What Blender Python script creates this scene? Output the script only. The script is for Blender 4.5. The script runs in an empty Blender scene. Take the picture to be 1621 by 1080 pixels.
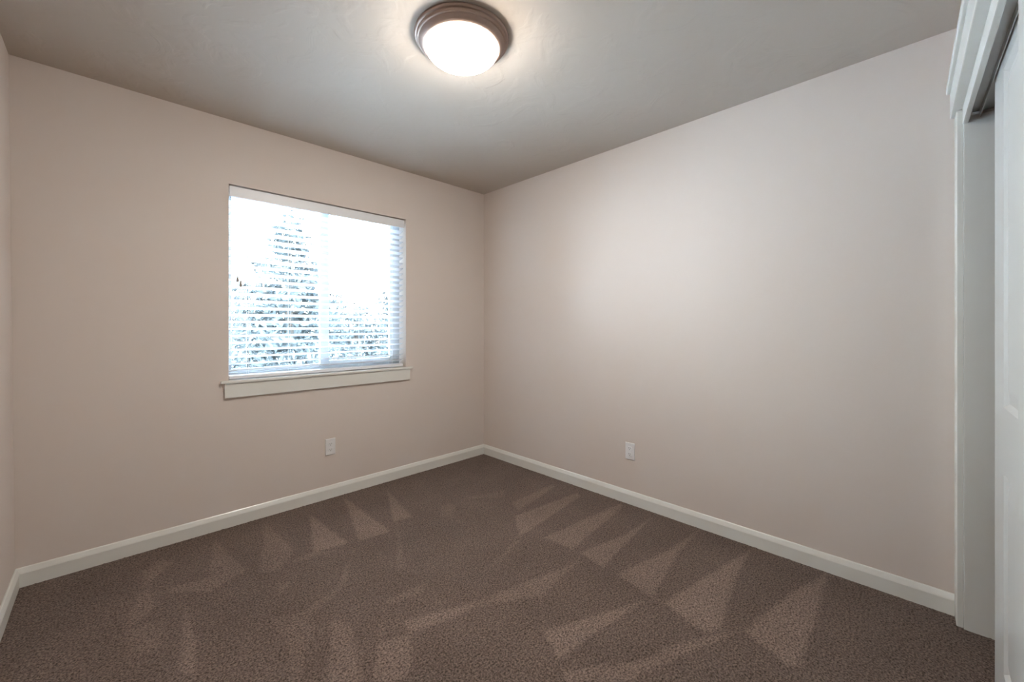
import bpy, bmesh, math, random
import numpy as np
from mathutils import Vector, noise

# ------------------------------------------------------------------ camera, sky, exposure
scene = bpy.context.scene
col = scene.collection
CAM_Z = 1.2045
YAW = math.radians(45.55)                 # view direction measured from +X towards +Y
cam_data = bpy.data.cameras.new('camera')
cam = bpy.data.objects.new('camera', cam_data)
col.objects.link(cam)
cam.location = (0, 0, CAM_Z)
cam.rotation_euler = (math.pi / 2, 0, YAW - math.pi / 2)
cam_data.sensor_width = 36
cam_data.lens = 646.0 / 1621 * 36
cam_data.shift_y = -24.4 / 1621
cam_data.clip_start = 0.02
cam_data.clip_end = 500
scene.camera = cam

world = bpy.data.worlds.new('overcast_sky')
scene.world = world
world.use_nodes = True
wn = world.node_tree
bg = wn.nodes['Background']
wtc = wn.nodes.new('ShaderNodeTexCoord')
wsep = wn.nodes.new('ShaderNodeSeparateXYZ')
wramp = wn.nodes.new('ShaderNodeValToRGB')
wn.links.new(wtc.outputs['Generated'], wsep.inputs[0])
wn.links.new(wsep.outputs['Z'], wramp.inputs[0])
wramp.color_ramp.elements[0].position = 0.0
wramp.color_ramp.elements[0].color = (0.71, 0.85, 1.0, 1)
wramp.color_ramp.elements[1].position = 0.8
wramp.color_ramp.elements[1].color = (0.68, 0.83, 1.0, 1)
wn.links.new(wramp.outputs[0], bg.inputs['Color'])
SKY_STRENGTH = 13.5
bg.inputs['Strength'].default_value = SKY_STRENGTH
# added fill light behind the house: brightens ground bounce and trees, not the window
fill_sun_data = bpy.data.lights.new('fill_sun', 'SUN')
fill_sun_data.energy = 30.0
fill_sun_data.angle = math.radians(12)
fill_sun_data.color = (0.76, 0.88, 1.0)
fill_sun = bpy.data.objects.new('fill_sun', fill_sun_data)
col.objects.link(fill_sun)
fill_sun.rotation_euler = (math.radians(40), 0, math.radians(-20))
LAMP_STRENGTH = 42.5

vs = scene.view_settings
vs.view_transform = 'Standard'
vs.look = 'None'
vs.gamma = 1
vs.exposure = 1.54
vs.use_curve_mapping = False
scene.cycles.max_bounces = 12
scene.cycles.diffuse_bounces = 8
scene.cycles.transparent_max_bounces = 16

# ------------------------------------------------------------------ room dimensions (metres)
RX, BY, H = 2.504, 2.931, 2.44            # right wall, back (window) wall, ceiling
LX0, LX1 = -0.316, -0.336                 # left wall leans out a little: foot, head
OX0, OX1, OZ0, OZ1 = 0.500, 1.684, 0.875, 2.055   # window opening
SK = math.radians(1.66)                   # closet wall stands slightly out of square
CO = (2.41, -0.0997)                      # closet frame: jamb corner


def cl(u, v, z):
    """closet frame: u along the closet wall away from the right wall, v out into the room"""
    return (CO[0] - u * math.cos(SK) - v * math.sin(SK), CO[1] - u * math.sin(SK) + v * math.cos(SK), z)


# ------------------------------------------------------------------ helpers
def tag(o, label=None, cat=None, group=None, kind=None):
    if label:
        o['label'] = label
    if cat:
        o['category'] = cat
    if group:
        o['group'] = group
    if kind:
        o['kind'] = kind
    return o


def link(name, me, mat=None, parent=None, smooth=False):
    o = bpy.data.objects.new(name, me)
    col.objects.link(o)
    if mat:
        me.materials.append(mat)
    if parent:
        o.parent = parent
    if smooth:
        me.polygons.foreach_set('use_smooth', [True] * len(me.polygons))
    return o


def build(name, bm, mat=None, parent=None, smooth=False, bevel=0.0, seg=2):
    bmesh.ops.recalc_face_normals(bm, faces=bm.faces)
    me = bpy.data.meshes.new(name)
    bm.to_mesh(me)
    bm.free()
    o = link(name, me, mat, parent, smooth)
    if bevel:
        md = o.modifiers.new('bevel', 'BEVEL')
        md.width = bevel
        md.segments = seg
        md.limit_method = 'ANGLE'
        md.angle_limit = math.radians(40)
    return o


def empty(name, loc, rz=0):
    o = bpy.data.objects.new(name, None)
    o.empty_display_size = 0.1
    o.location = loc
    o.rotation_euler = (0, 0, rz)
    col.objects.link(o)
    return o


def box(bm, x0, x1, y0, y1, z0, z1, T=None):
    c = [(x, y, z) for z in (z0, z1) for y in (y0, y1) for x in (x0, x1)]
    if T:
        c = [T(*p) for p in c]
    v = [bm.verts.new(p) for p in c]
    for f in ((0, 1, 3, 2), (4, 6, 7, 5), (0, 4, 5, 1), (2, 3, 7, 6), (0, 2, 6, 4), (1, 5, 7, 3)):
        bm.faces.new([v[i] for i in f])
    return v


def boxes(*bs, T=None):
    bm = bmesh.new()
    for b in bs:
        box(bm, *b, T=T)
    return bm


def prism(bm, a, b):
    """solid between two matching outlines a and b"""
    va = [bm.verts.new(p) for p in a]
    vb = [bm.verts.new(p) for p in b]
    n = len(a)
    bm.faces.new(va)
    bm.faces.new(list(reversed(vb)))
    for i in range(n):
        j = (i + 1) % n
        bm.faces.new((va[i], va[j], vb[j], vb[i]))


def lathe(bm, prof, n=64, close=False):
    rings = []
    for r, z in prof:
        if r < 1e-6:
            rings.append([bm.verts.new((0, 0, z))])
        else:
            rings.append([bm.verts.new((r * math.cos(2 * math.pi * k / n), r * math.sin(2 * math.pi * k / n), z)) for k in range(n)])
    pairs = list(zip(rings, rings[1:]))
    if close:
        pairs.append((rings[-1], rings[0]))
    for A, B in pairs:
        for k in range(n):
            l = (k + 1) % n
            if len(A) == 1 and len(B) == 1:
                continue
            if len(A) == 1:
                bm.faces.new((A[0], B[k], B[l]))
            elif len(B) == 1:
                bm.faces.new((A[k], B[0], A[l]))
            else:
                bm.faces.new((A[k], B[k], B[l], A[l]))


def tube(bm, pts, r, n=8, cap=True):
    """round bar through pts; r a number or one radius per point"""
    rs = r if isinstance(r, (list, tuple)) else [r] * len(pts)
    pts = [Vector(p) for p in pts]
    rings = []
    for i, p in enumerate(pts):
        d = (pts[min(i + 1, len(pts) - 1)] - pts[max(i - 1, 0)]).normalized()
        s = Vector((1, 0, 0)) if abs(d.x) < 0.8 else Vector((0, 1, 0))
        a = d.cross(s).normalized()
        b = d.cross(a)
        rings.append([bm.verts.new(p + rs[i] * (math.cos(2 * math.pi * k / n) * a + math.sin(2 * math.pi * k / n) * b)) for k in range(n)])
    for A, B in zip(rings, rings[1:]):
        for k in range(n):
            l = (k + 1) % n
            bm.faces.new((A[k], A[l], B[l], B[k]))
    if cap:
        bm.faces.new(rings[0])
        bm.faces.new(rings[-1])


# ------------------------------------------------------------------ materials
def material(name, color, rough=0.5, metal=0.0, spec=0.5, bump=None, noise_col=None):
    """bump = (scale, strength, distance); noise_col = (scale, amount)"""
    m = bpy.data.materials.new(name)
    m.use_nodes = True
    nt = m.node_tree
    p = nt.nodes['Principled BSDF']
    p.inputs['Base Color'].default_value = (*color, 1)
    p.inputs['Roughness'].default_value = rough
    p.inputs['Metallic'].default_value = metal
    p.inputs['Specular IOR Level'].default_value = spec
    tc = nt.nodes.new('ShaderNodeTexCoord')
    if bump:
        nz = nt.nodes.new('ShaderNodeTexNoise')
        nz.inputs['Scale'].default_value = bump[0]
        nz.inputs['Detail'].default_value = 4
        b = nt.nodes.new('ShaderNodeBump')
        b.inputs['Strength'].default_value = bump[1]
        b.inputs['Distance'].default_value = bump[2]
        nt.links.new(tc.outputs['Object'], nz.inputs['Vector'])
        nt.links.new(nz.outputs['Fac'], b.inputs['Height'])
        nt.links.new(b.outputs['Normal'], p.inputs['Normal'])
    if noise_col:
        nz = nt.nodes.new('ShaderNodeTexNoise')
        nz.inputs['Scale'].default_value = noise_col[0]
        nz.inputs['Detail'].default_value = 3
        mr = nt.nodes.new('ShaderNodeMapRange')
        mr.inputs['From Min'].default_value = 0.3
        mr.inputs['From Max'].default_value = 0.7
        mr.inputs['To Min'].default_value = 1 - noise_col[1]
        mr.inputs['To Max'].default_value = 1 + noise_col[1]
        mx = nt.nodes.new('ShaderNodeVectorMath')
        mx.operation = 'SCALE'
        mx.inputs[0].default_value = color
        nt.links.new(tc.outputs['Object'], nz.inputs['Vector'])
        nt.links.new(nz.outputs['Fac'], mr.inputs['Value'])
        nt.links.new(mr.outputs[0], mx.inputs['Scale'])
        nt.links.new(mx.outputs[0], p.inputs['Base Color'])
    return m


def ceiling_material(color):
    """matt paint over a hand-trowelled skim: faint ridges where the trowel lifted"""
    m = material('ceiling_paint', color, rough=0.75, spec=0.25)
    nt = m.node_tree
    p = nt.nodes['Principled BSDF']
    tc = nt.nodes.new('ShaderNodeTexCoord')
    n1 = nt.nodes.new('ShaderNodeTexNoise')
    n1.inputs['Scale'].default_value = 5.0
    n1.inputs['Detail'].default_value = 3
    n1.inputs['Distortion'].default_value = 1.4
    rp = nt.nodes.new('ShaderNodeValToRGB')
    rp.color_ramp.elements[0].position = 0.50
    rp.color_ramp.elements[1].position = 0.62
    n2 = nt.nodes.new('ShaderNodeTexNoise')
    n2.inputs['Scale'].default_value = 60
    ad = nt.nodes.new('ShaderNodeMath')
    ad.operation = 'MULTIPLY_ADD'
    ad.inputs[1].default_value = 0.12
    b = nt.nodes.new('ShaderNodeBump')
    b.inputs['Strength'].default_value = 0.32
    b.inputs['Distance'].default_value = 0.003
    nt.links.new(tc.outputs['Object'], n1.inputs['Vector'])
    nt.links.new(tc.outputs['Object'], n2.inputs['Vector'])
    nt.links.new(n1.outputs['Fac'], rp.inputs[0])
    nt.links.new(n2.outputs['Fac'], ad.inputs[0])
    nt.links.new(rp.outputs[0], ad.inputs[2])
    nt.links.new(ad.outputs[0], b.inputs['Height'])
    nt.links.new(b.outputs['Normal'], p.inputs['Normal'])
    return m


def carpet_material():
    """brown twist pile; attribute 'lay' = where the vacuum pushed the pile the other way"""
    m = bpy.data.materials.new('carpet_pile')
    m.use_nodes = True
    nt = m.node_tree
    p = nt.nodes['Principled BSDF']
    p.inputs['Roughness'].default_value = 0.95
    p.inputs['Specular IOR Level'].default_value = 0.1
    p.inputs['Sheen Weight'].default_value = 0.05
    p.inputs['Sheen Roughness'].default_value = 0.6
    tc = nt.nodes.new('ShaderNodeTexCoord')
    at = nt.nodes.new('ShaderNodeAttribute')
    at.attribute_name = 'lay'
    fine = nt.nodes.new('ShaderNodeTexNoise')
    fine.inputs['Scale'].default_value = 140
    fine.inputs['Detail'].default_value = 2.5
    fine.inputs['Roughness'].default_value = 0.65
    big = nt.nodes.new('ShaderNodeTexNoise')
    big.inputs['Scale'].default_value = 3.2
    big.inputs['Detail'].default_value = 5
    for n in (fine, big):
        nt.links.new(tc.outputs['Object'], n.inputs['Vector'])
    tuft = nt.nodes.new('ShaderNodeValToRGB')
    e = tuft.color_ramp.elements
    e[0].position, e[0].color = 0.33, (*CARPET_DARK, 1)
    e[1].position, e[1].color = 0.67, (*CARPET_LIGHT, 1)
    nt.links.new(fine.outputs['Fac'], tuft.inputs[0])
    gain = nt.nodes.new('ShaderNodeMath')          # 1 + 0.55*lay
    gain.operation = 'MULTIPLY_ADD'
    gain.inputs[1].default_value = LAY_GAIN
    gain.inputs[2].default_value = 1.0
    nt.links.new(at.outputs['Fac'], gain.inputs[0])
    mr = nt.nodes.new('ShaderNodeMapRange')
    mr.inputs['From Min'].default_value = 0.3
    mr.inputs['From Max'].default_value = 0.7
    mr.inputs['To Min'].default_value = 0.90
    mr.inputs['To Max'].default_value = 1.10
    nt.links.new(big.outputs['Fac'], mr.inputs['Value'])
    mu = nt.nodes.new('ShaderNodeMath')
    mu.operation = 'MULTIPLY'
    nt.links.new(gain.outputs[0], mu.inputs[0])
    nt.links.new(mr.outputs[0], mu.inputs[1])
    sc = nt.nodes.new('ShaderNodeVectorMath')
    sc.operation = 'SCALE'
    nt.links.new(tuft.outputs[0], sc.inputs[0])
    nt.links.new(mu.outputs[0], sc.inputs['Scale'])
    nt.links.new(sc.outputs[0], p.inputs['Base Color'])
    b = nt.nodes.new('ShaderNodeBump')
    b.inputs['Strength'].default_value = 0.7
    b.inputs['Distance'].default_value = 0.006
    nt.links.new(fine.outputs['Fac'], b.inputs['Height'])
    nt.links.new(b.outputs['Normal'], p.inputs['Normal'])
    return m


def glass_material():
    m = bpy.data.materials.new('window_glass')
    m.use_nodes = True
    nt = m.node_tree
    nt.nodes.clear()
    out = nt.nodes.new('ShaderNodeOutputMaterial')
    mix = nt.nodes.new('ShaderNodeMixShader')
    fr = nt.nodes.new('ShaderNodeFresnel')
    fr.inputs['IOR'].default_value = 1.45
    tr = nt.nodes.new('ShaderNodeBsdfTransparent')
    tr.inputs['Color'].default_value = (0.95, 0.98, 0.98, 1)
    gl = nt.nodes.new('ShaderNodeBsdfGlossy')
    gl.inputs['Roughness'].default_value = 0.02
    nt.links.new(fr.outputs[0], mix.inputs[0])
    nt.links.new(tr.outputs[0], mix.inputs[1])
    nt.links.new(gl.outputs[0], mix.inputs[2])
    nt.links.new(mix.outputs[0], out.inputs['Surface'])
    return m


def lamp_material(color, strength):
    m = material('lit_opal_glass', (0.9, 0.88, 0.84), rough=0.25)
    p = m.node_tree.nodes['Principled BSDF']
    p.inputs['Emission Color'].default_value = (*color, 1)
    # bulbs sit above the bowl: its underside glows more than its flank
    nt = m.node_tree
    ge = nt.nodes.new('ShaderNodeNewGeometry')
    sp = nt.nodes.new('ShaderNodeSeparateXYZ')
    mr = nt.nodes.new('ShaderNodeMapRange')
    mr.inputs['From Min'].default_value = 0.0
    mr.inputs['From Max'].default_value = -1.0
    mr.inputs['To Min'].default_value = 0.52 * strength
    mr.inputs['To Max'].default_value = strength
    nt.links.new(ge.outputs['Normal'], sp.inputs[0])
    nt.links.new(sp.outputs['Z'], mr.inputs['Value'])
    nt.links.new(mr.outputs[0], p.inputs['Emission Strength'])
    return m


def leaf_material(name, color):
    m = material(name, color, rough=0.7, spec=0.2, noise_col=(1.3, 0.35))
    return m


CARPET_DARK, CARPET_LIGHT, LAY_GAIN = (0.036, 0.027, 0.022), (0.232, 0.174, 0.145), 0.50
M_WALL = material('wall_paint', (0.65, 0.58, 0.53), rough=0.7, spec=0.3, bump=(140, 0.06, 0.002))
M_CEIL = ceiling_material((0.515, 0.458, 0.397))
M_TRIM = material('white_semi_gloss', (0.72, 0.72, 0.68), rough=0.25, spec=0.5)
M_DOOR = material('white_door_paint', (0.545, 0.55, 0.53), rough=0.32, spec=0.5)
M_VINYL = material('white_vinyl', (0.50, 0.53, 0.56), rough=0.35)
M_BLIND = material('white_slat', (0.74, 0.75, 0.77), rough=0.4)
M_CORD = material('white_cord', (0.75, 0.75, 0.74), rough=0.8)
M_TASSEL = material('tassel_wood', (0.30, 0.25, 0.21), rough=0.6)
M_PLATE = material('white_plastic', (0.74, 0.74, 0.74), rough=0.3)
M_SLOT = material('dark_slot', (0.05, 0.05, 0.05), rough=0.6)
M_SCREW = material('screw_metal', (0.6, 0.6, 0.58), rough=0.3, metal=1.0)
M_BRONZE = material('brushed_bronze', (0.31, 0.225, 0.185), rough=0.5, metal=0.6)
M_TRACK = material('grey_aluminium', (0.45, 0.45, 0.44), rough=0.4, metal=0.8)
M_LAMP = lamp_material((1.0, 0.92, 0.83), LAMP_STRENGTH)
M_GLASS = glass_material()
M_CARPET = carpet_material()
M_BARK = material('bark', (0.10, 0.08, 0.065), rough=0.9, bump=(20, 0.6, 0.02))
M_GRASS = material('paving', (0.55, 0.60, 0.65), rough=0.95, noise_col=(0.8, 0.25))

MARKS = [
 (0.6, [(1.949, 1.982), (2.385, 1.994), (2.362, 1.95), (1.88, 1.866)]),
 (0.9, [(1.82, 1.828), (2.393, 1.767), (2.362, 1.719), (1.662, 1.629)]),
 (0.8, [(1.754, 1.531), (2.453, 1.46), (2.427, 1.422), (1.771, 1.341)]),
 (0.9, [(1.774, 1.291), (2.108, 1.222), (2.423, 1.213), (2.084, 1.177), (1.742, 1.134)]),
 (0.9, [(1.747, 1.056), (2.14, 0.972), (2.475, 0.943), (2.133, 0.928), (1.708, 0.855)]),
 (1, [(1.714, 0.803), (2.093, 0.738), (2.43, 0.67), (2.109, 0.641), (1.718, 0.576), (1.66, 0.614)]),
 (1, [(1.781, 0.508), (2.194, 0.431), (2.494, 0.344), (2.099, 0.323), (1.729, 0.321), (1.71, 0.343)]),
 (0.6, [(1.706, 1.248), (1.36, 1.208), (1.13, 1.348), (1.231, 1.363), (1.507, 1.291)]),
 (0.9, [(1.669, 0.868), (1.335, 0.915), (1.153, 0.934), (1.212, 1.061)]),
 (0.8, [(1.771, 0.522), (1.529, 0.61), (1.254, 0.708), (1.084, 0.862), (1.129, 0.887), (1.337, 0.735), (1.557, 0.649)]),
 (0.5, [(1.636, 1.624), (1.627, 1.595), (1.438, 1.536), (1.319, 1.526), (1.449, 1.566)]),
 (0.4, [(1.356, 1.205), (1.36, 1.201), (1.227, 1.061), (1.218, 1.07)]),
 (0.8, [(1.436, 2.767), (1.35, 2.266), (1.243, 2.306)]),
 (0.9, [(1.161, 2.866), (1.165, 2.202), (0.986, 2.225)]),
 (1, [(0.9, 2.752), (0.936, 2.247), (0.765, 2.285)]),
 (0.5, [(0.765, 2.285), (0.862, 2.221), (0.665, 2.257), (0.669, 2.288)]),
 (0.55, [(0.668, 2.849), (0.701, 2.379), (0.584, 2.231), (0.519, 2.276), (0.605, 2.606)]),
 (0.6, [(0.414, 2.829), (0.441, 2.571), (0.475, 2.351), (0.303, 2.28), (0.339, 2.445)]),
 (0.6, [(0.325, 2.407), (0.478, 2.362), (0.311, 2.273), (0.183, 2.407), (0.203, 2.442)]),
 (0.6, [(0.174, 2.773), (0.233, 2.7), (0.114, 2.54), (0.1, 2.68)]),
 (0.45, [(0.114, 2.54), (0.138, 2.318), (0.041, 2.224), (0.058, 2.356)]),
 (0.7, [(0.227, 2.221), (0.232, 1.937), (0.204, 1.776), (0.166, 1.813), (0.188, 1.98)]),
 (0.45, [(0.888, 2.102), (0.785, 1.906), (0.685, 1.844), (0.55, 1.778), (0.58, 1.844), (0.739, 1.904)]),
 (0.6, [(0.643, 1.705), (0.69, 1.623), (0.602, 1.339), (0.52, 1.419), (0.598, 1.61)]),
 (0.5, [(0.862, 1.671), (1.062, 1.647), (1.005, 1.596), (0.851, 1.629)]),
 (0.7, [(0.862, 1.671), (0.731, 1.464), (0.832, 1.414), (0.751, 1.266), (0.683, 1.259), (0.627, 1.314), (0.79, 1.562)]),
 (0.75, [(0.845, 1.499), (0.996, 1.436), (1.18, 1.363), (1.004, 1.366), (0.834, 1.417)]),
 (0.4, [(1.244, 2.263), (1.036, 1.815), (1.007, 1.843)]),
 (0.5, [(0.557, 2.13), (0.592, 2.095), (0.536, 2.03)]),
 (0.35, [(1.746, 2.265), (2.064, 2.18), (1.966, 2.077)]),
 (0.35, [(1.587, 2.291), (1.67, 2.245), (1.533, 2.086), (1.476, 2.142)]),
 (0.3, [(1.314, 1.528), (1.47, 1.547), (1.455, 1.532), (1.315, 1.519)]),
 (0.4, [(0.041, 2.224), (0.145, 2.194), (0.139, 1.997), (0.038, 2.036)]),
 (0.35, [(0.459, 1.886), (0.58, 1.844), (0.571, 1.705), (0.452, 1.486), (0.424, 1.513), (0.482, 1.692)]),
]

# ------------------------------------------------------------------ floor: fitted carpet
def make_floor():
    x0, x1, y0, y1, st = -0.45, 2.62, -0.95, 3.05, 0.0075
    nx, ny = int(round((x1 - x0) / st)) + 1, int(round((y1 - y0) / st)) + 1
    X, Y = np.meshgrid(np.linspace(x0, x1, nx), np.linspace(y0, y1, ny))
    lay = np.zeros_like(X)
    rng = np.random.default_rng(4)
    jx, jy = rng.normal(0, 0.004, X.shape), rng.normal(0, 0.004, X.shape)
    for s, poly in MARKS:
        inside = np.zeros(X.shape, bool)
        dist = np.full(X.shape, 9.0)
        PX, PY = X + jx, Y + jy
        n = len(poly)
        for i in range(n):
            (ax, ay), (bx, by) = poly[i], poly[(i + 1) % n]
            if ay != by:
                c = ((ay > PY) != (by > PY)) & (PX < (bx - ax) * (PY - ay) / (by - ay) + ax)
                inside ^= c
            dx, dy = bx - ax, by - ay
            t = np.clip(((PX - ax) * dx + (PY - ay) * dy) / (dx * dx + dy * dy + 1e-9), 0, 1)
            dist = np.minimum(dist, np.hypot(PX - ax - t * dx, PY - ay - t * dy))
        sd = np.where(inside, dist, -dist)
        lay = np.maximum(lay, s * np.clip(0.5 + sd / 0.016, 0, 1))
    co = np.stack([X, Y, rng.normal(0, 0.0012, X.shape)], -1).reshape(-1, 3)
    idx = np.arange(nx * ny).reshape(ny, nx)
    quads = np.stack([idx[:-1, :-1], idx[:-1, 1:], idx[1:, 1:], idx[1:, :-1]], -1).reshape(-1, 4)
    me = bpy.data.meshes.new('floor')
    me.vertices.add(len(co))
    me.vertices.foreach_set('co', co.ravel())
    me.loops.add(quads.size)
    me.loops.foreach_set('vertex_index', quads.ravel())
    me.polygons.add(len(quads))
    me.polygons.foreach_set('loop_start', np.arange(0, quads.size, 4))
    me.update(calc_edges=True)
    a = me.attributes.new('lay', 'FLOAT', 'POINT')
    a.data.foreach_set('value', lay.ravel())
    me.polygons.foreach_set('use_smooth', [True] * len(quads))
    o = link('floor', me, M_CARPET)
    tag(o, 'brown carpeted floor with light triangular vacuum marks', 'floor', kind='structure')


make_floor()

# ------------------------------------------------------------------ room shell
WT = 0.16
o = build('wall_back', boxes(
    (-0.55, OX0, BY, BY + WT, -0.05, H + 0.1), (OX1, RX + 0.15, BY, BY + WT, -0.05, H + 0.1),
    (OX0, OX1, BY, BY + WT, -0.05, OZ0 - 0.014), (OX0, OX1, BY, BY + WT, OZ1, H + 0.1)), M_WALL)
tag(o, 'beige back wall holding the window', 'wall', kind='structure')
o = build('wall_right', boxes((RX, RX + 0.15, -0.95, BY, -0.05, H + 0.1)), M_WALL)
tag(o, 'long beige wall on the right with one outlet', 'wall', kind='structure')
bm = bmesh.new()
prism(bm, [(LX0, -0.95, -0.05), (LX0 - 0.15, -0.95, -0.05), (LX0 - 0.15, -0.95, H + 0.1), (LX1, -0.95, H + 0.1)],
      [(LX0, BY, -0.05), (LX0 - 0.15, BY, -0.05), (LX0 - 0.15, BY, H + 0.1), (LX1, BY, H + 0.1)])
o = build('wall_left', bm, M_WALL)
tag(o, 'beige wall seen as a sliver at the left edge', 'wall', kind='structure')
o = build('ceiling', boxes((-0.5, RX + 0.15, -0.95, BY + WT, H, H + 0.1)), M_CEIL)
tag(o, 'beige hand-trowelled ceiling', 'ceiling', kind='structure')
CD, OU1, OT = 0.11, 1.85, 2.03            # closet wall thickness, far side of its opening, its top
UL = 2.735                                # where it meets the left wall
o = build('wall_front', boxes(
    (-0.098, -0.018, -CD, 0, 0, H), (-0.018, OU1 + 0.018, -CD, 0, OT + 0.018, H), (OU1 + 0.018, UL, -CD, 0, 0, H), T=cl), M_WALL)
tag(o, 'beige wall around the closet opening', 'wall', kind='structure')
o = build('wall_closet', boxes((-0.45, RX + 0.15, -0.99, -0.94, -0.05, H + 0.1)), M_WALL)
tag(o, 'back wall inside the closet behind the sliding doors', 'wall', kind='structure')

# baseboards: one profile, mitred in the corners
PROF = [(0, 0), (0.014, 0), (0.014, 0.062), (0.0125, 0.067), (0.006, 0.084), (0.003, 0.088), (0, 0.088)]
bm = bmesh.new()
prism(bm, [(LX0 + t, BY - t, z) for t, z in PROF], [(RX - t, BY - t, z) for t, z in PROF])
o = build('baseboard_back', bm, M_TRIM)
tag(o, 'white baseboard along the window wall', 'baseboard', kind='structure')
bm = bmesh.new()
prism(bm, [(RX - t, BY - t, z) for t, z in PROF], [(RX - t, cl(0, 0.02, 0)[1] + 0.003, z) for t, z in PROF])
o = build('baseboard_right', bm, M_TRIM)
tag(o, 'white baseboard along the right wall', 'baseboard', kind='structure')
bm = bmesh.new()
prism(bm, [(LX0 + t, BY - t, z) for t, z in PROF], [(LX0 + t, -0.17, z) for t, z in PROF])
o = build('baseboard_left', bm, M_TRIM)
tag(o, 'white baseboard along the left wall', 'baseboard', kind='structure')

# ------------------------------------------------------------------ closet trim and doors
o = build('trim_1', boxes((-0.018, 0, -CD, 0.0, 0, OT), T=cl), M_TRIM, bevel=0.001)
tag(o, 'white closet jamb facing the sliding doors', 'jamb', kind='structure')
o = build('trim_2', boxes((-0.0925, -0.006, 0.0, 0.02, 0, 2.066), T=cl), M_TRIM, bevel=0.004, seg=3)
tag(o, 'white upright casing between right wall and closet', 'casing', kind='structure')
bm = bmesh.new()
box(bm, -0.0915, OU1 + 0.10, 0.0, 0.033, 2.066, 2.168, T=cl)
o = build('trim_3', bm, M_TRIM, bevel=0.003)
tag(o, 'white head casing above the closet opening', 'casing', kind='structure')
bm = bmesh.new()
box(bm, -0.0911, OU1 + 0.11, 0.0, 0.0445, 2.168, 2.198, T=cl)
cap = build('head_cap', bm, M_TRIM, parent=o, bevel=0.004, seg=3)
bm = bmesh.new()
box(bm, 0.0, OU1, -0.012, 0.004, 2.003, 2.0655, T=cl)
o = build('trim_4', bm, M_TRIM, bevel=0.002)
tag(o, 'white fascia board hiding the closet door track', 'fascia', kind='structure')
o = build('trim_5', boxes((OU1, OU1 + 0.018, -CD, 0.0, 0, OT), T=cl), M_TRIM, bevel=0.001)
tag(o, 'white closet jamb at the far end of the opening', 'jamb', kind='structure')
o = build('trim_6', boxes((OU1 + 0.006, OU1 + 0.092, 0.0, 0.02, 0, 2.066), T=cl), M_TRIM, bevel=0.004, seg=3)
tag(o, 'white upright casing at the far end of the closet', 'casing', kind='structure')
# track: a channel under the head with two lips
tr = build('closet_track', boxes((0.002, OU1 - 0.002, -0.092, -0.0125, 2.040, 2.0455),
                                 (0.002, OU1 - 0.002, -0.0435, -0.0405, 2.016, 2.040),
                                 (0.002, OU1 - 0.002, -0.092, -0.089, 2.016, 2.040), T=cl), M_TRACK)
tag(tr, 'grey metal sliding door track under the closet head', 'track')


def panel_door(name, u0, u1, z0, z1, vb, vf, panels):
    """door leaf between vb (back) and vf (front); panels = [(u0,u1,z0,z1)] with moulded raised fields"""
    bm = bmesh.new()
    us = sorted({u0, u1, *[p[0] for p in panels], *[p[1] for p in panels]})
    zs = sorted({z0, z1, *[p[2] for p in panels], *[p[3] for p in panels]})

    def quad(a, b, c, d, vs_):
        bm.faces.new([bm.verts.new(cl(p[0], v, p[1])) for p, v in zip((a, b, c, d), vs_)])
    for i in range(len(us) - 1):
        for j in range(len(zs) - 1):
            if any(abs(p[0] - us[i]) < 1e-6 and abs(p[1] - us[i + 1]) < 1e-6 and abs(p[2] - zs[j]) < 1e-6 and abs(p[3] - zs[j + 1]) < 1e-6 for p in panels):
                continue
            quad((us[i], zs[j]), (us[i + 1], zs[j]), (us[i + 1], zs[j + 1]), (us[i], zs[j + 1]), [vf] * 4)
    for p in panels:
        steps = [(0, 0), (0.003, -0.002), (0.014, -0.010), (0.024, -0.010), (0.058, -0.002), (0.062, -0.0015)]
        for (a, da), (b, db) in zip(steps, steps[1:]):
            A = [(p[0] + a, p[2] + a), (p[1] - a, p[2] + a), (p[1] - a, p[3] - a), (p[0] + a, p[3] - a)]
            B = [(p[0] + b, p[2] + b), (p[1] - b, p[2] + b), (p[1] - b, p[3] - b), (p[0] + b, p[3] - b)]
            for k in range(4):
                l = (k + 1) % 4
                quad(A[k], A[l], B[l], B[k], [vf + da, vf + da, vf + db, vf + db])
        e = steps[-1][0]
        quad((p[0] + e, p[2] + e), (p[1] - e, p[2] + e), (p[1] - e, p[3] - e), (p[0] + e, p[3] - e), [vf + steps[-1][1]] * 4)
    quad((u0, z0), (u1, z0), (u1, z1), (u0, z1), [vb] * 4)
    for (a, b) in (((u0, z0), (u0, z1)), ((u1, z0), (u1, z1)), ((u0, z0), (u1, z0)), ((u0, z1), (u1, z1))):
        quad(a, b, b, a, [vf, vf, vb, vb])
    bmesh.ops.remove_doubles(bm, verts=bm.verts, dist=1e-5)
    return build(name, bm, M_DOOR)


# u of the leading edges seen in the photo: rear leaf 0.32, front leaf 0.95
REAR_U, FRONT_U, STILE = 0.323, 0.946, 0.167
o = panel_door('door_1', REAR_U, REAR_U + 0.91, 0.012, 2.032, -0.074, -0.046,
               [(REAR_U + STILE, REAR_U + 0.745, 0.957, 1.975), (REAR_U + STILE, REAR_U + 0.745, 0.15, 0.757)])
tag(o, 'white panelled sliding closet door, the one with its open edge nearer the jamb', 'closet door', kind='structure')
o = panel_door('door_2', FRONT_U, FRONT_U + 0.90, 0.012, 2.032, -0.038, -0.016,
               [(FRONT_U + STILE, FRONT_U + 0.735, 0.957, 1.975), (FRONT_U + STILE, FRONT_U + 0.735, 0.15, 0.757)])
tag(o, 'white panelled sliding closet door in front, at the right edge of the photo', 'closet door', kind='structure')

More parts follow.
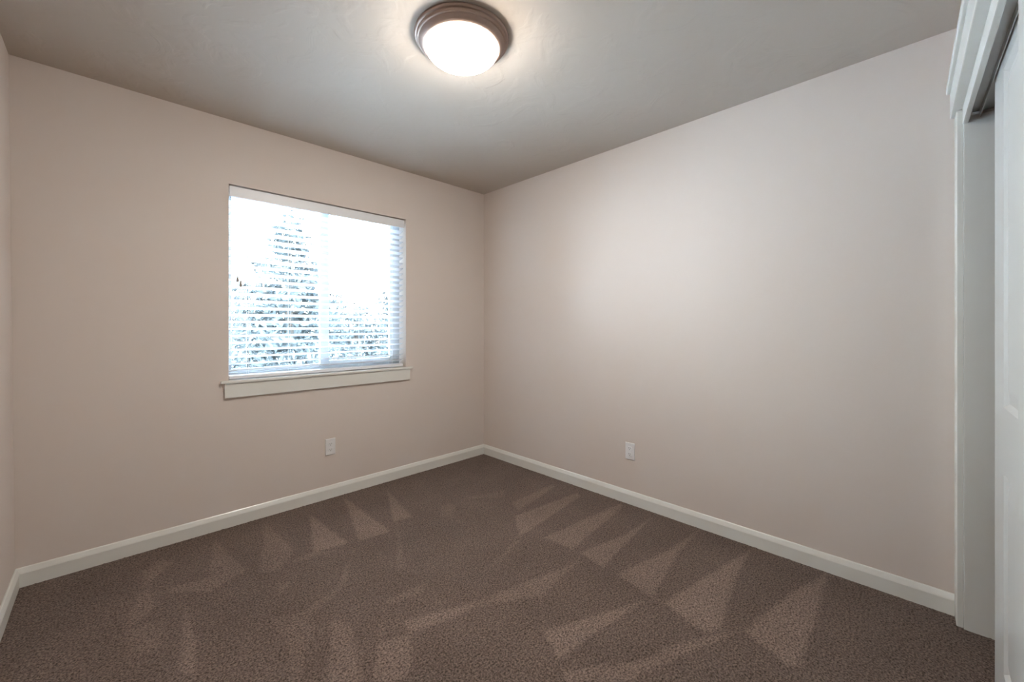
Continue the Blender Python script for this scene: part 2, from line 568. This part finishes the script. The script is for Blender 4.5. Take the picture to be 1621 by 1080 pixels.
# ------------------------------------------------------------------ window
WY0, WY1 = BY + 0.105, BY + 0.155          # vinyl frame depth
FW = 0.062
win = empty('window_1', ((OX0 + OX1) / 2, BY, OZ0))
tag(win, 'white sliding window in the back wall behind the blind', 'window', kind='structure')


def child(name, bm, mat, parent, **k):
    """part whose mesh was drawn in room coordinates; keep it there under its parent"""
    o = build(name, bm, mat, parent, **k)
    p = Vector((0, 0, 0))
    q = parent
    while q:
        p += q.location
        q = q.parent
    o.data.transform(__import__('mathutils').Matrix.Translation(-p))
    return o


FB, FL, FT = 0.036, 0.020, 0.022           # how much of the frame shows below, left and above
child('window_frame', boxes((OX0, OX0 + FL, WY0, WY1, OZ0, OZ1), (OX1 - FW, OX1, WY0, WY1, OZ0, OZ1),
                            (OX0 + FL, OX1 - FW, WY0, WY1, OZ0, OZ0 + FB), (OX0 + FL, OX1 - FW, WY0, WY1, OZ1 - FT, OZ1)), M_VINYL, win, bevel=0.003)
MX = 1.092
ZB, ZT = OZ0 + FB, OZ1 - FT
s1 = child('fixed_sash', boxes((OX0 + FL, OX0 + FL + 0.018, WY0 + 0.026, WY0 + 0.046, ZB, ZT), (MX - 0.005, MX + 0.03, WY0 + 0.026, WY0 + 0.046, ZB, ZT),
                               (OX0 + FL + 0.018, MX - 0.005, WY0 + 0.026, WY0 + 0.046, ZB, ZB + 0.02), (OX0 + FL + 0.018, MX - 0.005, WY0 + 0.026, WY0 + 0.046, ZT - 0.02, ZT)), M_VINYL, win, bevel=0.002)
child('pane', boxes((OX0 + FL + 0.018, MX - 0.005, WY0 + 0.035, WY0 + 0.039, ZB + 0.02, ZT - 0.02)), M_GLASS, s1)
s2 = child('sliding_sash', boxes((MX - 0.03, MX + 0.032, WY0 + 0.002, WY0 + 0.024, ZB, ZT), (OX1 - FW - 0.022, OX1 - FW, WY0 + 0.002, WY0 + 0.024, ZB, ZT),
                                 (MX + 0.032, OX1 - FW - 0.022, WY0 + 0.002, WY0 + 0.024, ZB, ZB + 0.04), (MX + 0.032, OX1 - FW - 0.022, WY0 + 0.002, WY0 + 0.024, ZT - 0.022, ZT)), M_VINYL, win, bevel=0.002)
child('pane', boxes((MX + 0.032, OX1 - FW - 0.022, WY0 + 0.010, WY0 + 0.014, ZB + 0.04, ZT - 0.022)), M_GLASS, s2)
child('window_sill', boxes((OX0, OX1, BY - 0.001, WY1, OZ0 - 0.014, OZ0), (0.459, 1.732, BY - 0.026, BY - 0.001, OZ0 - 0.016, OZ0)), M_TRIM, win, bevel=0.003, seg=3)
child('apron', boxes((0.478, 1.714, BY - 0.016, BY, 0.772, OZ0 - 0.0165)), M_TRIM, win, bevel=0.002)

# ------------------------------------------------------------------ blind, hung inside the opening
BYC = BY + 0.046                           # middle of the slats
BX0, BX1 = OX0 + 0.006, OX1 - 0.012
blind = empty('window_blind', ((OX0 + OX1) / 2, BYC, OZ1))
tag(blind, 'white horizontal slat blind lowered over the window, slats open', 'blind')
child('headrail', boxes((BX0, BX1, BYC - 0.026, BYC + 0.028, 2.006, 2.046)), M_BLIND, blind, bevel=0.002)
child('valance', boxes((BX0 - 0.002, BX1 + 0.002, BYC - 0.040, BYC - 0.030, 1.984, 2.047)), M_BLIND, blind, bevel=0.002)
NS = 25
Z_TOP, Z_BOT = 1.955, 0.928
TILT = math.radians(-15)


def slat_mesh():
    bm = bmesh.new()
    n, w, th = 6, 0.0255, 0.0014
    top, bot = [], []
    for i in range(n + 1):
        t = -1 + 2 * i / n
        z = 0.0022 * (1 - t * t)
        top.append((t * w, z + th))
        bot.append((t * w, z - th))
    ring = top + bot[::-1]
    ca, sa = math.cos(TILT), math.sin(TILT)
    ring = [(y * ca - z * sa, y * sa + z * ca) for y, z in ring]
    prism(bm, [(BX0 - blind.location.x, y, z) for y, z in ring], [(BX1 - blind.location.x, y, z) for y, z in ring])
    return bm


first = build('slat', slat_mesh(), M_BLIND, blind)
for i in range(NS):
    o = first if i == 0 else first.copy()
    if i:
        col.objects.link(o)
        o.parent = blind
    o.location = (0, 0, Z_TOP + (Z_BOT - Z_TOP) * i / (NS - 1) - OZ1)
rail = child('bottom_rail', boxes((BX0, BX1, BYC - 0.026, BYC + 0.026, 0.880, 0.900)), M_BLIND, blind, bevel=0.003)
for lx in (0.606, 0.845, 1.330, 1.572):
    bm = bmesh.new()
    for dy in (-0.0275, 0.0275):
        tube(bm, [(lx, BYC + dy, 0.899), (lx, BYC + dy, 2.008)], 0.0011, 6)
    child('ladder_cord', bm, M_CORD, blind)
    bm = bmesh.new()
    tube(bm, [(lx, BYC - 0.0262, 0.890), (lx, BYC - 0.030, 0.890)], 0.006, 12)
    child('cord_button', bm, M_CORD, rail)
for tx, tz in ((0.545, 1.486), (0.562, 1.456)):
    bm = bmesh.new()
    tube(bm, [(tx, BYC - 0.0435, 1.984), (tx, BYC - 0.0435, tz + 0.018)], 0.0010, 6)
    cord = child('pull_cord', bm, M_CORD, blind)
    bm = bmesh.new()
    tube(bm, [(tx, BYC - 0.0435, tz + 0.021), (tx, BYC - 0.0435, tz + 0.017), (tx, BYC - 0.0435, tz - 0.012), (tx, BYC - 0.0435, tz - 0.016)],
         [0.003, 0.0045, 0.0065, 0.005], 12)
    tag(child('tassel', bm, M_TASSEL, cord), 'brown wooden tassel')

# ------------------------------------------------------------------ ceiling light
LXY = (1.073, 1.400)
lamp = empty('ceiling_light', (LXY[0], LXY[1], H))
tag(lamp, 'round bronze flush ceiling light with a lit white bowl', 'ceiling light')
bm = bmesh.new()
lathe(bm, [(0.150, 0), (0.186, 0), (0.198, -0.002), (0.2005, -0.006), (0.199, -0.013), (0.194, -0.017), (0.1905, -0.016), (0.190, -0.020), (0.1895, -0.026), (0.1855, -0.029),
           (0.183, -0.028), (0.1815, -0.031), (0.173, -0.041), (0.164, -0.048), (0.159, -0.050), (0.156, -0.048), (0.156, -0.020)], 96)
build('canopy', bm, M_BRONZE, lamp, smooth=True)
bm = bmesh.new()
R0, D = 0.1545, 0.070
lathe(bm, [(R0, -0.030), (R0, -0.046)] + [(R0 * math.cos(a), -0.046 - D * math.sin(a)) for a in [math.pi / 2 * k / 16 for k in range(1, 16)]] + [(0, -0.046 - D)], 96)
tag(build('glass_bowl', bm, M_LAMP, lamp, smooth=True), 'lit white glass bowl')

# ------------------------------------------------------------------ outlets


def make_outlet(loc, rz, label):
    root = empty('wall_outlet', loc, rz)      # local -Y faces the room
    tag(root, label, 'outlet', group='duplex outlets on the walls')
    bm = bmesh.new()
    prism(bm, [(-0.035, 0, -0.0575), (0.035, 0, -0.0575), (0.035, 0, 0.0575), (-0.035, 0, 0.0575)],
          [(-0.0325, -0.006, -0.055), (0.0325, -0.006, -0.055), (0.0325, -0.006, 0.055), (-0.0325, -0.006, 0.055)])
    build('cover_plate', bm, M_PLATE, root, bevel=0.0012)
    for s in (-1, 1):
        bm = bmesh.new()
        n = 24
        out = []
        for k in range(n):
            a = 2 * math.pi * k / n
            out.append((0.0168 * math.cos(a), max(-0.0132, min(0.0132, 0.0172 * math.sin(a)))))
        prism(bm, [(x, -0.0055, z + s * 0.0195) for x, z in out], [(x * 0.97, -0.0085, z * 0.97 + s * 0.0195) for x, z in out])
        r = build('receptacle', bm, M_PLATE, root)
        sl = bmesh.new()
        for x, hh in ((-0.0062, 0.0042), (0.0062, 0.0034)):
            box(sl, x - 0.0011, x + 0.0011, -0.0088, -0.0080, s * 0.0195 + 0.003 - hh, s * 0.0195 + 0.003 + hh)
        tube(sl, [(0, -0.0080, s * 0.0195 - 0.0075), (0, -0.0088, s * 0.0195 - 0.0075)], 0.0024, 12)
        build('slots', sl, M_SLOT, r)
    bm = bmesh.new()
    tube(bm, [(0, -0.0055, 0), (0, -0.0072, 0)], 0.003, 14)
    build('screw', bm, M_PLATE, root)


make_outlet((1.0925, BY, 0.357), 0, 'white duplex outlet low on the window wall below the sill')
make_outlet((RX, 1.411, 0.355), -math.pi / 2, 'white duplex outlet low on the long right wall')

# ------------------------------------------------------------------ outdoors: pale paving a floor down, trees
o = build('ground', boxes((-120, 160, BY + 1.0, 220, -3.4, -3.0)), M_GRASS)
tag(o, 'pale paved ground below the window', 'ground', kind='structure')


def make_tree(loc, height, radius, label, cone, seed, n, mat, leaf=0.10):
    rng = np.random.default_rng(seed)
    root = empty('tree', loc)
    tag(root, label, 'tree', group='trees beyond the window')
    bm = bmesh.new()
    tube(bm, [(0, 0, 0), (0.03, 0.02, height * 0.4), (0.0, 0.05, height * 0.75), (0, 0, height * 0.97)], [0.17, 0.13, 0.07, 0.02], 10)
    # boughs
    tips = []
    nb = 46
    for k in range(nb):
        f = (k + 0.5) / nb
        z = height * (0.14 + 0.84 * f)
        if cone:
            r = radius * (1 - f) ** 0.8 * (0.75 + 0.5 * rng.random()) + 0.12
        else:
            r = radius * math.sqrt(max(0.02, 1 - (1.9 * f - 0.9) ** 2)) * (0.7 + 0.45 * rng.random())
        a = k * 2.399 + rng.normal(0, 0.3)
        d = np.array([math.cos(a), math.sin(a), 0.12 if cone else 0.5])
        p0 = np.array([0, 0, z - (0 if cone else 0.35 * r)])
        p1 = p0 + d * r
        tube(bm, [tuple(p0), tuple(p0 * 0.5 + p1 * 0.5 + np.array([0, 0, 0.05])), tuple(p1)], [0.035, 0.022, 0.008], 5)
        tips.append((p0, p1, r))
    build('trunk', bm, M_BARK, root, smooth=True)
    # leaf sprays along the boughs, each a small bent two-face leaf
    verts, faces = [], []
    w = np.array([t[2] for t in tips])
    w = w / w.sum()
    for k in rng.choice(nb, n, p=w):
        p0, p1, r = tips[k]
        t = 0.15 + 0.9 * rng.random() ** 0.7
        c = p0 + (p1 - p0) * t + rng.normal(0, 1, 3) * np.array([0.26, 0.26, 0.17]) * (0.35 + 0.4 * r)
        a = rng.normal(0, 1, 3)
        a /= np.linalg.norm(a)
        b = np.cross(a, rng.normal(0, 1, 3))
        b /= np.linalg.norm(b)
        up = np.cross(a, b)
        L = leaf * (0.6 + 0.8 * rng.random())
        q = len(verts)
        verts += [c - a * L, c + b * L * 0.45 + up * L * 0.18, c + a * L, c - b * L * 0.45 + up * L * 0.18]
        faces += [(q, q + 1, q + 2), (q, q + 2, q + 3)]
    me = bpy.data.meshes.new('foliage')
    me.from_pydata([tuple(v) for v in verts], [], faces)
    link('foliage', me, mat, root)


L1 = leaf_material('leaf_blue_green', (0.024, 0.030, 0.031))
L2 = leaf_material('leaf_grey_green', (0.029, 0.035, 0.036))
L3 = leaf_material('leaf_dull_green', (0.023, 0.029, 0.030))


def at(px, t):
    """ground position seen in column px of the photo, t metres along its ray"""
    k = (px - 810.5) / 646
    return ((math.cos(YAW) + k * math.sin(YAW)) * t, (math.sin(YAW) - k * math.cos(YAW)) * t, -3.0)


make_tree(at(458, 11), 7.3, 1.75, 'tall pointed tree straight outside, left half of the window', True, 3, 9000, L1)
make_tree(at(388, 18), 6.3, 2.1, 'rounded tree at the left edge of the window', False, 5, 7000, L2)
make_tree(at(513, 23), 6.4, 2.0, 'rounded tree behind the middle of the window', False, 7, 6000, L3)
make_tree(at(566, 16), 5.0, 1.4, 'low bushy tree right of the window middle', False, 9, 5500, L2)
make_tree(at(625, 20), 6.7, 1.9, 'narrow pointed tree at the right edge of the window', True, 11, 6000, L1)
